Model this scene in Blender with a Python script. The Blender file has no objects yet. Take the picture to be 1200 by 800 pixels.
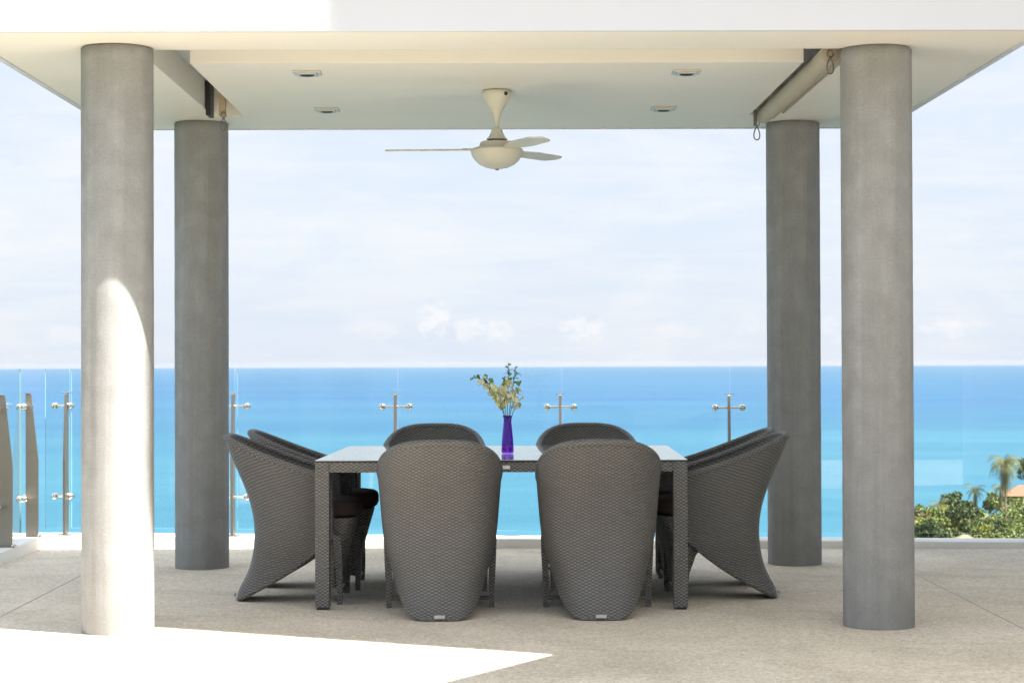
import bpy, bmesh, math, random
from mathutils import Vector, Matrix, Euler
R = math.radians
C = bpy.context.scene.collection
SC = bpy.context.scene
random.seed(7)

# ------------------------------------------------------------------ camera
cam_d = bpy.data.cameras.new('camera'); cam = bpy.data.objects.new('camera', cam_d); C.objects.link(cam)
cam_d.sensor_width = 36; cam_d.lens = 70; cam_d.clip_start = .1; cam_d.clip_end = 120000
cam_d.dof.use_dof = True; cam_d.dof.focus_distance = 9.9; cam_d.dof.aperture_fstop = 11
EYE = 1.246
cam.matrix_world = (Matrix.Translation((0, 0, EYE)) @ Matrix.Rotation(R(-.467), 4, 'Z')
                    @ Matrix.Rotation(R(90.614), 4, 'X') @ Matrix.Rotation(R(-.20), 4, 'Z'))
SC.camera = cam
SC.view_settings.view_transform = 'Standard'; SC.view_settings.look = 'None'
SC.view_settings.gamma = 1; SC.view_settings.exposure = 2.85

# ------------------------------------------------------------------ sun and sky
SUN_EL = R(56.2); SUN_AZ = math.atan2(.893, -.45)          # clockwise from +Y
to_sun = Vector((math.sin(SUN_AZ)*math.cos(SUN_EL), math.cos(SUN_AZ)*math.cos(SUN_EL), math.sin(SUN_EL)))
sd = bpy.data.lights.new('sun', 'SUN'); sun = bpy.data.objects.new('sun', sd); C.objects.link(sun)
sd.energy = 2.9; sd.angle = R(.5); sd.color = (1, .955, .88)
sun.rotation_euler = to_sun.to_track_quat('Z', 'Y').to_euler()

W = bpy.data.worlds.new('World'); SC.world = W; W.use_nodes = True
wt = W.node_tree; wt.nodes.clear()

class NT:
    """tiny node-graph helper"""
    def __init__(s, t): s.t = t
    def n(s, typ, **kw):
        nd = s.t.nodes.new(typ)
        for k, v in kw.items():
            if k == 'ins':
                for i, val in v.items():
                    if isinstance(val, bpy.types.NodeSocket): s.t.links.new(val, nd.inputs[i])
                    else: nd.inputs[i].default_value = val
            else: setattr(nd, k, v)
        return nd
    def m(s, op, a, b=0, c=0):
        nd = s.n('ShaderNodeMath', operation=op)
        for i, v in enumerate((a, b, c)):
            if isinstance(v, bpy.types.NodeSocket): s.t.links.new(v, nd.inputs[i])
            else: nd.inputs[i].default_value = v
        return nd.outputs[0]
    def ramp(s, fac, stops, interp='LINEAR'):
        nd = s.n('ShaderNodeValToRGB'); nd.color_ramp.interpolation = interp
        el = nd.color_ramp.elements
        while len(el) < len(stops): el.new(.5)
        for e, (p, c) in zip(el, stops):
            e.position = p; e.color = (c, c, c, 1) if isinstance(c, (int, float)) else (*c, 1)
        s.t.links.new(fac, nd.inputs[0]); return nd.outputs[0]
    def mix(s, f, a, b, blend='MIX'):
        nd = s.n('ShaderNodeMix', data_type='RGBA', blend_type=blend)
        for i, v in ((0, f), (6, a), (7, b)):
            if isinstance(v, bpy.types.NodeSocket): s.t.links.new(v, nd.inputs[i])
            elif i == 0: nd.inputs[0].default_value = v
            else: nd.inputs[i].default_value = (*v, 1) if len(v) == 3 else v
        return nd.outputs[2]
    def noise(s, vec, scale, detail=4, rough=.55, dist=0):
        nd = s.n('ShaderNodeTexNoise', ins={'Scale': scale, 'Detail': detail, 'Roughness': rough, 'Distortion': dist})
        if vec is not None: s.t.links.new(vec, nd.inputs['Vector'])
        return nd.outputs['Fac']
    def mapping(s, vec, scale=(1, 1, 1), loc=(0, 0, 0), rot=(0, 0, 0)):
        nd = s.n('ShaderNodeMapping', ins={'Scale': scale, 'Location': loc, 'Rotation': rot})
        s.t.links.new(vec, nd.inputs['Vector']); return nd.outputs[0]

g = NT(wt)
sky = g.n('ShaderNodeTexSky', sky_type='NISHITA', sun_disc=False, sun_elevation=SUN_EL, sun_rotation=SUN_AZ,
          altitude=80, air_density=1.0, dust_density=1.6, ozone_density=1.2)
tc = g.n('ShaderNodeTexCoord').outputs['Generated']
sep = g.n('ShaderNodeSeparateXYZ', ins={0: tc})
X_, Y_, Z_ = sep.outputs
# thin high cloud veil: soft streaks flattened towards the horizon
zz = g.m('MAXIMUM', Z_, 0.0)
den = g.m('ADD', zz, .12)
pv = g.n('ShaderNodeCombineXYZ', ins={0: g.m('DIVIDE', X_, den), 1: g.m('DIVIDE', Y_, den), 2: 0.0}).outputs[0]
streak = g.noise(g.mapping(pv, (1.1, 2.6, 1), (3.1, 1.7, 0), (0, 0, .18)), 1.6, 7, .6, .6)
veil = g.ramp(streak, [(.34, .25), (.66, .97)])
fine = g.noise(g.mapping(tc, (9, 9, 60), (0, 0, 0), (0, .05, 0)), 1.6, 5, .6, .3)
tv = g.n('ShaderNodeCombineXYZ', ins={0: g.m('ARCTAN2', X_, Y_), 1: g.m('MULTIPLY', Z_, 2.6), 2: 4.7}).outputs[0]
patch = g.ramp(g.noise(tv, 8.0, 7, .62, .5), [(.44, 0), (.64, 1)])
veil2 = g.m('ADD', g.m('ADD', g.m('MULTIPLY', veil, .34), g.m('MULTIPLY', patch, .50)), g.m('MULTIPLY', g.ramp(fine, [(.38, 0), (.66, 1)]), .25))
veil_col = g.mix(veil2, (2.00, 2.26, 2.66), (2.50, 2.56, 2.66))
glow = g.ramp(Z_, [(.16, .5), (.9, 1.0)])                      # a thin veil is brighter overhead than at the horizon
veil_col = g.mix(1.0, veil_col, g.mix(1.0, glow, (2, 2, 2), 'MULTIPLY'), 'MULTIPLY')
skyc = g.mix(g.ramp(Z_, [(.12, .95), (.6, .8)]), sky.outputs[0], veil_col)
# small fair-weather cumulus standing far out over the sea
u_ = g.m('DIVIDE', X_, g.m('MAXIMUM', Y_, .05)); w_ = g.m('DIVIDE', Z_, g.m('MAXIMUM', Y_, .05))
nz = g.noise(g.mapping(tc, (150, 150, 190)), 1.0, 6, .62)
nz = g.m('SUBTRACT', nz, .5)
ahead = g.m('GREATER_THAN', Y_, .3)
tot = None
for (u0, w0, a, b, k) in ((-.0617, .0172, .013, .0052, .45), (-.0304, .0215, .0088, .0085, 1.0), (-.0145, .0172, .0070, .0062, .9),
                          (.0000, .0166, .0105, .0055, .95), (.0437, .0168, .0125, .0068, .9), (.0905, .0160, .012, .0040, .35),
                          (.127, .018, .010, .006, .4), (.171, .0175, .0080, .0072, .6), (.2267, .0170, .0155, .0050, .8), (-.215, .0155, .012, .005, .5)):
    du = g.m('DIVIDE', g.m('SUBTRACT', u_, u0), a); dw = g.m('DIVIDE', g.m('SUBTRACT', w_, w0), b)
    d = g.m('ADD', g.m('MULTIPLY', du, du), g.m('MULTIPLY', dw, dw))
    v = g.m('SUBTRACT', 1.15, g.m('ADD', d, g.m('MULTIPLY', nz, -5.6)))
    v = g.m('MULTIPLY', g.m('MINIMUM', g.m('MAXIMUM', g.m('MULTIPLY', v, .8), 0), 1), k*.62)
    tot = v if tot is None else g.m('MAXIMUM', tot, v)
tot = g.m('MULTIPLY', tot, ahead)
skyc = g.mix(g.m('MULTIPLY', tot, .85), skyc, (2.95, 2.86, 2.80))
bg = g.n('ShaderNodeBackground', ins={'Color': skyc, 'Strength': .05})
wo = g.n('ShaderNodeOutputWorld', ins={0: bg.outputs[0]})

# ------------------------------------------------------------------ materials
def mat(name):
    m = bpy.data.materials.new(name); m.use_nodes = True
    t = m.node_tree; t.nodes.clear(); k = NT(t)
    p = k.n('ShaderNodeBsdfPrincipled'); o = k.n('ShaderNodeOutputMaterial', ins={0: p.outputs[0]})
    return m, k, p, o
def setin(k, p, **kw):
    for a, v in kw.items():
        a = a.replace('_', ' ')
        if isinstance(v, bpy.types.NodeSocket): k.t.links.new(v, p.inputs[a])
        else: p.inputs[a].default_value = (*v, 1) if isinstance(v, tuple) and len(v) == 3 else v
def bump(k, p, h, strength=.4, dist=.01):
    b = k.n('ShaderNodeBump', ins={'Strength': strength, 'Distance': dist, 'Height': h})
    k.t.links.new(b.outputs[0], p.inputs['Normal'])
def obj_co(k): return k.n('ShaderNodeTexCoord').outputs['Object']
def geo_co(k): return k.n('ShaderNodeNewGeometry').outputs['Position']

def plain(name, col, rough=.5, metal=0, var=.06, scale=6, bs=.0, spec=.5):
    m, k, p, o = mat(name)
    n = k.noise(obj_co(k), scale, 5)
    c = k.mix(n, tuple(x*(1-var) for x in col), tuple(min(1, x*(1+var)) for x in col))
    setin(k, p, Base_Color=c, Roughness=rough, Metallic=metal); p.inputs['Specular IOR Level'].default_value = spec
    if bs: bump(k, p, k.noise(obj_co(k), 140, 3), bs, .002)
    return m

def wicker(name, col, rough=.5):
    m, k, p, o = mat(name)
    uv = k.n('ShaderNodeTexCoord').outputs['UV']
    wob = k.n('ShaderNodeTexNoise', ins={'Scale': 11.0, 'Detail': 3.0, 'Vector': uv}).outputs['Color']
    v = k.n('ShaderNodeVectorMath', operation='MULTIPLY_ADD', ins={0: wob, 1: (.010, .007, 0), 2: uv}).outputs[0]
    u_, v_, _ = k.n('ShaderNodeSeparateXYZ', ins={0: v}).outputs
    # plain weave: strands pass over and under the stakes in turn
    su = k.m('SINE', k.m('MULTIPLY', u_, math.pi/.0138)); sv = k.m('SINE', k.m('MULTIPLY', v_, math.pi/.0085))
    w = k.m('MULTIPLY', su, sv)
    over = k.ramp(k.m('MULTIPLY_ADD', w, .5, .5), [(.36, 0), (.80, 1)])
    n = k.noise(uv, 240, 2); n2 = k.noise(uv, 6, 4); n3 = k.noise(k.mapping(uv, (14, 96, 1)), 1.0, 2)
    base = k.mix(n2, tuple(c*.78 for c in col), tuple(c*1.18 for c in col))
    base = k.mix(k.m('MULTIPLY', k.ramp(n3, [(.35, 0), (.65, 1)]), .6), base, tuple(c*1.45 for c in col))
    shade = k.mix(over, tuple(c*.44 for c in col), base)
    setin(k, p, Base_Color=shade, Roughness=rough)
    p.inputs['Specular IOR Level'].default_value = .45
    bump(k, p, k.m('ADD', w, k.m('MULTIPLY', n, .4)), .7, .0035)
    return m

def concrete_column(name, col):
    m, k, p, o = mat(name)
    co = obj_co(k)
    grain = k.noise(co, 210, 3, .7); mott = k.noise(co, 7, 5, .6)
    st = k.noise(k.mapping(co, (9, 9, .45)), 1.5, 5, .65, .4)
    c = k.mix(k.ramp(st, [(.32, 0), (.72, 1)]), tuple(x*.82 for x in col), tuple(x*1.12 for x in col))
    c = k.mix(k.m('MULTIPLY', k.ramp(mott, [(.40, 0), (.62, 1)]), .48), c, tuple(x*a for x, a in zip(col, (.66, .655, .64))))
    c = k.mix(k.m('MULTIPLY', k.ramp(grain, [(.45, 0), (.62, 1)]), .25), c, tuple(min(1, x*1.5) for x in col))
    c = k.mix(k.m('MULTIPLY', k.ramp(k.noise(co, 150, 2, .6), [(.56, 0), (.68, 1)]), .35), c, tuple(x*.55 for x in col))
    z = k.n('ShaderNodeSeparateXYZ', ins={0: co}).outputs[2]
    dirt = k.m('MULTIPLY', k.ramp(k.m('ADD', z, k.m('MULTIPLY', st, .35)), [(.12, 1), (.42, 0)]), .35)
    c = k.mix(dirt, c, tuple(x*.55 for x in col))
    setin(k, p, Base_Color=c, Roughness=.88); p.inputs['Specular IOR Level'].default_value = .25
    bump(k, p, k.m('ADD', grain, k.m('MULTIPLY', mott, .5)), .5, .004)
    return m

def floor_mat(name, col):
    m, k, p, o = mat(name)
    co = geo_co(k)
    grain = k.noise(co, 75, 4, .8); g2 = k.noise(co, 30, 5, .8)
    vor = k.n('ShaderNodeTexVoronoi', ins={'Vector': co, 'Scale': 85.0}); peb = k.n('ShaderNodeSeparateColor', ins={0: vor.outputs['Color']}).outputs[0]
    big = k.noise(co, 1.1, 6, .62, .5); st = k.noise(k.mapping(co, (.8, .75, 1), rot=(0, 0, .4)), 1.9, 7, .68, 1.0)
    c = k.mix(k.ramp(big, [(.3, 0), (.7, 1)]), tuple(x*.82 for x in col), tuple(x*1.13 for x in col))
    c = k.mix(k.m('MULTIPLY', k.ramp(st, [(.48, 0), (.66, 1)]), .6), c, tuple(x*a for x, a in zip(col, (.66, .63, .60))))
    c = k.mix(k.m('MULTIPLY', k.ramp(grain, [(.47, 0), (.60, 1)]), .55), c, tuple(min(1, x*1.45) for x in col))
    c = k.mix(k.m('MULTIPLY', k.ramp(g2, [(.50, 0), (.62, 1)]), .5), c, tuple(x*.55 for x in col))
    blot = k.noise(k.mapping(co, (1, 1, 1), (3.3, 1.2, 0)), .85, 7, .72, .6)
    c = k.mix(k.m('MULTIPLY', k.ramp(blot, [(.50, 0), (.63, 1)]), .34), c, tuple(x*a for x, a in zip(col, (.58, .55, .50))))
    c = k.mix(k.m('MULTIPLY', k.ramp(peb, [(.55, 0), (.95, 1)]), .27), c, tuple(x*a for x, a in zip(col, (.42, .40, .38))))
    c = k.mix(k.m('MULTIPLY', k.ramp(peb, [(.05, 1), (.40, 0)]), .27), c, tuple(min(1, x*a) for x, a in zip(col, (1.45, 1.42, 1.36))))
    setin(k, p, Base_Color=c, Roughness=.85); p.inputs['Specular IOR Level'].default_value = .3
    bump(k, p, k.m('ADD', grain, k.m('ADD', g2, peb)), .6, .004)
    return m

def paint_mat(name, col, rough=.6):
    m, k, p, o = mat(name); co = geo_co(k)
    n = k.noise(co, 1.3, 5, .6); f = k.noise(co, 90, 3)
    sm = k.noise(k.mapping(co, (1.2, 1.2, 1)), 3.2, 6, .7)
    c = k.mix(n, tuple(x*.95 for x in col), tuple(min(1, x*1.03) for x in col))
    c = k.mix(k.m('MULTIPLY', k.ramp(sm, [(.58, 0), (.78, 1)]), .12), c, tuple(x*.72 for x in col))
    setin(k, p, Base_Color=c, Roughness=rough); p.inputs['Specular IOR Level'].default_value = .3
    bump(k, p, f, .12, .002); return m

M = {}
M['wicker'] = wicker('wicker_grey_brown', (.173, .167, .157))
M['wicker_leg'] = wicker('wicker_table', (.182, .175, .164))
M['cushion'] = plain('dark_brown_cushion', (.050, .037, .031), .85, 0, .15, 30, .3, .2)
M['column'] = concrete_column('washed_concrete', (.300, .303, .299))
M['floor'] = floor_mat('exposed_aggregate_floor', (.66, .58, .465))
M['joint'] = plain('joint_filler', (.34, .31, .27), .9)
M['ceiling'] = paint_mat('cream_ceiling_paint', (.745, .715, .65))
M['fascia'] = paint_mat('white_fascia_paint', (.59, .605, .645))
M['kerb'] = paint_mat('white_kerb_paint', (.78, .765, .73))
M['steel'] = plain('brushed_stainless', (.32, .285, .245), .38, 1, .08, 20)
M['steel_bright'] = plain('polished_stainless', (.75, .72, .66), .15, 1, .03)
M['dark'] = plain('dark_recess', (.012, .011, .010), .5)
M['fan'] = plain('cream_fan_enamel', (.56, .55, .475), .5, 0, .03, 4)
M['chrome'] = plain('satin_chrome', (.50, .50, .47), .45, .4, .05)
M['roller'] = plain('cream_roller_fabric', (.46, .40, .30), .75, 0, .06, 12, .2)
M['tan'] = plain('tan_bracket', (.42, .33, .22), .5)
M['hook'] = plain('dull_hook_steel', (.20, .19, .17), .4, .8)
M['house'] = paint_mat('white_render_wall', (.78, .77, .74))
M['winglass'] = plain('dark_window_glass', (.03, .04, .05), .08)
M['stem'] = plain('green_stem', (.07, .15, .03), .5, 0, .2)
M['bud'] = plain('green_bud', (.17, .27, .05), .5, 0, .3, 40)
M['petal'] = plain('cream_petal', (.68, .68, .32), .6, 0, .2, 30)
M['petal_white'] = plain('pale_petal', (.84, .81, .62), .6, 0, .15, 30)
M['trunk'] = plain('palm_bark', (.20, .155, .105), .9, 0, .2)
M['plate'] = plain('aluminium_plate', (.55, .55, .54), .4, .7)

def leaf_mat(name, a, b):
    m, k, p, o = mat(name)
    n = k.noise(geo_co(k), .55, 4, .7); i = k.n('ShaderNodeNewGeometry').outputs['Random Per Island']
    f = k.m('ADD', k.m('MULTIPLY', n, .55), k.m('MULTIPLY', i, .5))
    setin(k, p, Base_Color=k.mix(f, a, b), Roughness=.6)
    p.inputs['Specular IOR Level'].default_value = .3
    return m
M['leaf_dark'] = leaf_mat('dark_leaf', (0.027, 0.045, 0.015), (0.094, 0.119, 0.033))
M['leaf_mid'] = leaf_mat('mid_leaf', (0.058, 0.087, 0.020), (0.196, 0.217, 0.051))
M['leaf_yellow'] = leaf_mat('yellow_green_leaf', (0.105, 0.133, 0.022), (0.294, 0.287, 0.063))
M['leaf_brown'] = leaf_mat('dry_leaf', (.085, .065, .030), (.20, .15, .075))
M['frond'] = leaf_mat('palm_frond', (.055, .070, .016), (.19, .175, .055))
def roof_mat(name, col):
    m, k, p, o = mat(name); co = geo_co(k)
    n = k.noise(co, 1.5, 5); 
    setin(k, p, Base_Color=k.mix(n, tuple(x*.75 for x in col), tuple(min(1, x*1.2) for x in col)), Roughness=.85); return m
M['roof_orange'] = roof_mat('orange_clay_tile', (.20, .095, .055))
M['roof_pink'] = roof_mat('faded_pink_tile', (.17, .115, .09))
M['roof_beige'] = roof_mat('beige_roof', (.155, .138, .095))
M['wall_far'] = roof_mat('far_house_wall', (.12, .11, .085))
M['earth'] = roof_mat('hillside_scrub', (.045, .052, .018))

# vase: violet glass;  railing glass: thin sheet that reflects and lets light through
m, k, p, o = mat('violet_glass'); setin(k, p, Base_Color=(.24, .035, .74), Roughness=.03, IOR=1.45); p.inputs['Transmission Weight'].default_value = .80
M['vase'] = m
def sheet_glass(name, tint):
    m, k, p, o = mat(name); k.t.nodes.remove(p)
    fr = k.n('ShaderNodeFresnel', ins={'IOR': 1.45})
    tr = k.n('ShaderNodeBsdfTransparent', ins={'Color': (*tint, 1)}); gl = k.n('ShaderNodeBsdfGlossy', ins={'Roughness': .0, 'Color': (1, 1, 1, 1)})
    mx = k.n('ShaderNodeMixShader', ins={0: k.m('MULTIPLY', fr.outputs[0], k.m('SUBTRACT', 1.0, k.n('ShaderNodeNewGeometry').outputs['Backfacing'])), 1: tr.outputs[0], 2: gl.outputs[0]})
    k.t.links.new(mx.outputs[0], o.inputs[0]); return m
M['glass'] = sheet_glass('railing_glass', (.94, .98, .975))
M['glass_edge'] = plain('glass_edge', (.22, .40, .38), .15, 0, .05)

# table top: back-painted glass with a mirror-like face
m, k, p, o = mat('table_glass'); setin(k, p, Base_Color=(.40, .42, .45), Roughness=.03, IOR=1.75); M['tabletop'] = m

# sea
m, k, p, o = mat('sea_water'); co = geo_co(k)
sx = k.n('ShaderNodeSeparateXYZ', ins={0: co}).outputs
dist = sx[1]
big = k.noise(k.mapping(co, (.00045, .0017, 1)), 1.0, 6, .6, .4)
mid = k.noise(k.mapping(co, (.004, .016, 1)), 1.0, 6, .65, .3)
rip = k.noise(k.mapping(co, (.022, .045, 1)), 1.0, 4, .7)
f = k.m('ADD', k.m('ADD', k.m('MULTIPLY', big, .55), k.m('MULTIPLY', mid, .35)), k.m('MULTIPLY', rip, .20))
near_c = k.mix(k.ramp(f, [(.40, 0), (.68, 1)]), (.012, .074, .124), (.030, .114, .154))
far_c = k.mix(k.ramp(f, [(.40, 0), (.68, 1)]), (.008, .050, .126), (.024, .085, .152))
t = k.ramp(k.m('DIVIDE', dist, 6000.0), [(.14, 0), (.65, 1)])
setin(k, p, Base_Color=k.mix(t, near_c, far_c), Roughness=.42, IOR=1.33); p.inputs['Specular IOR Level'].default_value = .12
w1 = k.noise(k.mapping(co, (.05, .16, 1)), 1.0, 5, .65); w2 = k.noise(k.mapping(co, (.4, .9, 1)), 1.0, 4, .6)
bump(k, p, k.m('ADD', k.m('MULTIPLY', w1, 3.0), k.m('MULTIPLY', w2, .5)), .35, 1.0)
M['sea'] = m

# ------------------------------------------------------------------ mesh helpers
def tag(o, label=None, cat=None, group=None, kind=None):
    for a, v in (('label', label), ('category', cat), ('group', group), ('kind', kind)):
        if v: o[a] = v
    return o
def empty(name, loc=(0, 0, 0), rz=0, **kw):
    o = bpy.data.objects.new(name, None); C.objects.link(o); o.location = loc; o.rotation_euler = (0, 0, rz)
    o.empty_display_size = .1
    return tag(o, **kw)
class MB:
    def __init__(s): s.v = []; s.f = []; s.uv = []; s.sm = []
    def add(s, vs, fs, uvs=None, smooth=False):
        b = len(s.v); s.v += [tuple(v) for v in vs]
        for i, f in enumerate(fs):
            s.f.append(tuple(b+j for j in f)); s.sm.append(smooth)
            s.uv.append(uvs[i] if uvs else None)
    def grid(s, rows, closed=False, uvrows=None, flip=False, smooth=True):
        n = len(rows[0]); vs = [p for r in rows for p in r]; fs = []; us = []
        for i in range(len(rows)-1):
            for j in range(n if closed else n-1):
                q = [i*n+j, i*n+(j+1) % n, (i+1)*n+(j+1) % n, (i+1)*n+j]
                if flip: q.reverse()
                fs.append(q)
                if uvrows: us.append([uvrows[a//n][a % n] for a in q])
        s.add(vs, fs, us if uvrows else None, smooth)
    def box(s, x0, x1, y0, y1, z0, z1, bev=0):
        bm = bmesh.new(); bmesh.ops.create_cube(bm, size=1)
        for v in bm.verts: v.co = Vector((x0+(v.co.x+.5)*(x1-x0), y0+(v.co.y+.5)*(y1-y0), z0+(v.co.z+.5)*(z1-z0)))
        if bev: bmesh.ops.bevel(bm, geom=bm.edges[:], offset=bev, segments=2, affect='EDGES', profile=.6)
        bm.verts.index_update(); s.add([v.co for v in bm.verts], [[v.index for v in f.verts] for f in bm.faces]); bm.free()
    def lathe(s, prof, n=32, c=(0, 0), cap=True):
        rows = [[(c[0]+r*math.cos(2*math.pi*j/n), c[1]+r*math.sin(2*math.pi*j/n), z) for j in range(n)] for r, z in prof]
        s.grid(rows, closed=True)
        if cap:
            for r, z, rev in ((prof[0][0], prof[0][1], True), (prof[-1][0], prof[-1][1], False)):
                if r > 1e-4:
                    q = [(c[0]+r*math.cos(2*math.pi*j/n), c[1]+r*math.sin(2*math.pi*j/n), z) for j in range(n)]
                    if rev: q.reverse()
                    s.add(q, [list(range(n))])
    def tube(s, pts, r, n=8, closed=False, cap=True):
        P = [Vector(p) for p in pts]; rows = []; up = None; L = 0; uvr = []
        for i, p in enumerate(P):
            a = P[i-1] if (i or closed) else P[i]; b = P[(i+1) % len(P)] if (i < len(P)-1 or closed) else P[i]
            t = (b-a).normalized()
            if up is None:
                up = Vector((0, 0, 1)) if abs(t.z) < .9 else Vector((1, 0, 0))
            x = t.cross(up).normalized(); up = x.cross(t).normalized()
            rr = r[i] if isinstance(r, (list, tuple)) else r
            if i: L += (p-P[i-1]).length
            rows.append([p+(x*math.cos(2*math.pi*j/n)+up*math.sin(2*math.pi*j/n))*rr for j in range(n)])
            uvr.append([(L, 2*math.pi*rr*j/n) for j in range(n)])
        if closed: rows.append(rows[0]); uvr.append(uvr[0])
        s.grid(rows, closed=True, uvrows=uvr, flip=True)
        if cap and not closed:
            s.add(rows[0], [list(range(n))]); s.add(rows[-1], [list(range(n))[::-1]])
    def prism(s, poly, axis, a, b):
        """poly: 2-D outline; extruded along axis from a to b"""
        def P(p, t): return {'x': (t, p[0], p[1]), 'y': (p[0], t, p[1]), 'z': (p[0], p[1], t)}[axis]
        n = len(poly); vs = [P(p, a) for p in poly]+[P(p, b) for p in poly]
        s.add(vs, [list(range(n))[::-1], list(range(n, 2*n))]+[[i, (i+1) % n, n+(i+1) % n, n+i] for i in range(n)])
    def mesh(s, name, m):
        me = bpy.data.meshes.new(name); me.from_pydata(s.v, [], s.f)
        mats = m if isinstance(m, list) else [m]
        for q in mats: me.materials.append(q)
        me.polygons.foreach_set('use_smooth', s.sm)
        uvl = me.uv_layers.new(name='UVMap'); li = 0; buf = []
        for f, uv in zip(s.f, s.uv):
            if uv: buf += [c for q in uv for c in q]
            else:
                a, b, c = Vector(s.v[f[0]]), Vector(s.v[f[1]]), Vector(s.v[f[2]])
                nr = (b-a).cross(c-a); ax = max(range(3), key=lambda i: abs(nr[i]))
                for i in f:
                    v = s.v[i]; buf += [(v[1], v[2]), (v[0], v[2]), (v[0], v[1])][ax]
        uvl.data.foreach_set('uv', buf)
        bm = bmesh.new(); bm.from_mesh(me); bmesh.ops.recalc_face_normals(bm, faces=bm.faces[:]); bm.to_mesh(me); bm.free()
        me.update(); return me
    def build(s, name, m, parent=None, loc=None):
        o = bpy.data.objects.new(name, s.mesh(name, m)); C.objects.link(o); o.parent = parent
        if loc: o.location = loc
        return o
def link(name, me, parent=None, loc=(0, 0, 0), rot=(0, 0, 0), sc=(1, 1, 1)):
    o = bpy.data.objects.new(name, me); C.objects.link(o); o.parent = parent
    o.location = loc; o.rotation_euler = rot; o.scale = sc; return o
def boxo(name, dims, m, parent=None, bev=0):
    b = MB(); b.box(*dims, bev); return b.build(name, m, parent)
def copy_tree(o, parent=None):
    kids = list(o.children)
    c = o.copy(); C.objects.link(c); c.parent = parent
    for ch in kids: copy_tree(ch, c)
    return c

# ------------------------------------------------------------------ setting: sea, hillside, terrace
sea = MB(); n = 96
ring = [(40000*math.cos(2*math.pi*i/n), 40000*math.sin(2*math.pi*i/n), -80) for i in range(n)]
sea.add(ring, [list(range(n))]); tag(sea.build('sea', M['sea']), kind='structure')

def hz(x, y):
    main = -1.2-max(0, max(y-14.2, abs(x)-26)) * .62 if y > -60 else -1.2
    bx = min(1, max(0, (x-60)/12)); by = min(1, max(0, (y-290)/60))*min(1, max(0, (430-y)/45))
    head = -95+(62+max(0, min(9, (x-84)*.33)))*bx*bx*(3-2*bx)*by*by*(3-2*by)
    return max(main, head, -88)
NX, NY = 76, 64
rows = [[(-120+i*5.2, -80+j*10.0, hz(-120+i*5.2, -80+j*10.0)+random.uniform(-.2, .2)) for i in range(NX)] for j in range(NY)]
h = MB(); h.grid(rows); tag(h.build('hillside', M['earth']), kind='structure')

floor = empty('terrace_floor', kind='structure')
def yk(x): return 13.43-.053*x                                  # front foot of the back kerb
GAP = .0045
def slab(poly, name='slab'):
    b = MB(); b.prism(poly, 'z', -.16, 0.0); return b.build(name, M['floor'], floor)
slab([(-2.455+GAP, 8.79+GAP), (2.455-GAP, 8.79+GAP), (2.455-GAP, yk(2.455)+.02), (-2.455+GAP, yk(-2.455)+.02)])
slab([(-3.09, 8.79+GAP), (-2.455-GAP, 8.79+GAP), (-2.455-GAP, yk(-2.455)+.02), (-3.09, yk(-3.09)+.02)])
slab([(2.455+GAP, 8.79+GAP), (5.2, 8.79+GAP), (5.2, yk(5.2)+.02), (2.455+GAP, yk(2.455)+.02)])
slab([(-3.09, 1.5), (9, 1.5), (9, 8.79-GAP), (-3.09, 8.79-GAP)])
b = MB(); b.prism([(-3.4, 1.2), (9.5, 1.2), (9.5, 13.2), (-3.4, 13.8)], 'z', -1.6, -.166); b.build('slab_base', M['joint'], floor)
b = MB(); b.prism([(-3.09, 1.6), (9, 1.6), (9, 13.0), (-3.09, 13.55)], 'z', -.164, -.0012); b.build('joint_filler', M['joint'], floor)

kerb = empty('terrace_kerb', kind='structure')
xs = [-3.36+i*(9.0/24) for i in range(25)]
def kh(x): return .080-.0055*(x+3)
b = MB()
sect = []
for x in xs:
    y0 = yk(x); z = kh(x)
    sect.append([(x, y0, -.1), (x, y0, z-.006), (x, y0+.006, z), (x, y0+.26, z), (x, y0+.26, -1.2)])
b.grid(sect, smooth=False); b.add(sect[0], [[0, 1, 2, 3, 4]]); b.add(sect[-1], [[0, 1, 2, 3, 4]])
b.build('back_kerb', M['kerb'], kerb)
b = MB()
b.box(-3.36, -3.085, 1.5, yk(-3.2)-.001, -.5, .0785, .005); b.build('side_kerb', M['kerb'], kerb)

# ------------------------------------------------------------------ pavilion
pav = empty('pavilion', (0, 0, 0), label='open concrete dining pavilion with a flat white roof on four round grey columns', cat='pavilion')
ZC = 2.725; XL, XR, YF, YB = -2.41, 2.475, 8.84, 12.59
roof = boxo('roof', (XL+.031, XR-.031, YF+.041, YB-.031, ZC+.171, ZC+.198), M['fascia'], pav)
boxo('fascia_board', (XL, XR, YF, YF+.04, ZC-.004, ZC+.205), M['fascia'], pav, .003)
boxo('fascia_board', (XL, XR, YB-.03, YB, ZC-.004, ZC+.205), M['fascia'], pav, .003)
boxo('fascia_board', (XL, XL+.03, YF+.041, YB-.031, ZC-.004, ZC+.205), M['fascia'], pav, .003)
boxo('fascia_board', (XR-.03, XR, YF+.041, YB-.031, ZC-.004, ZC+.205), M['fascia'], pav, .003)
PX0, PX1, PYF, PYB = -1.500, 1.523, 9.79, 11.90
SL, SR, SF = -1.685, 1.725, 9.39
zt = ZC+.170
boxo('soffit', (XL+.031, XR-.031, YF+.041, SF, ZC, zt), M['ceiling'], pav, .003)
boxo('soffit', (XL+.031, XR-.031, PYB+.006, YB-.031, ZC, zt), M['ceiling'], pav, .003)
boxo('soffit', (XL+.031, SL, SF+.001, PYB+.005, ZC+.0005, zt), M['ceiling'], pav, .003)
boxo('soffit', (SR, XR-.031, SF+.001, PYB+.005, ZC+.0005, zt), M['ceiling'], pav, .003)
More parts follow.
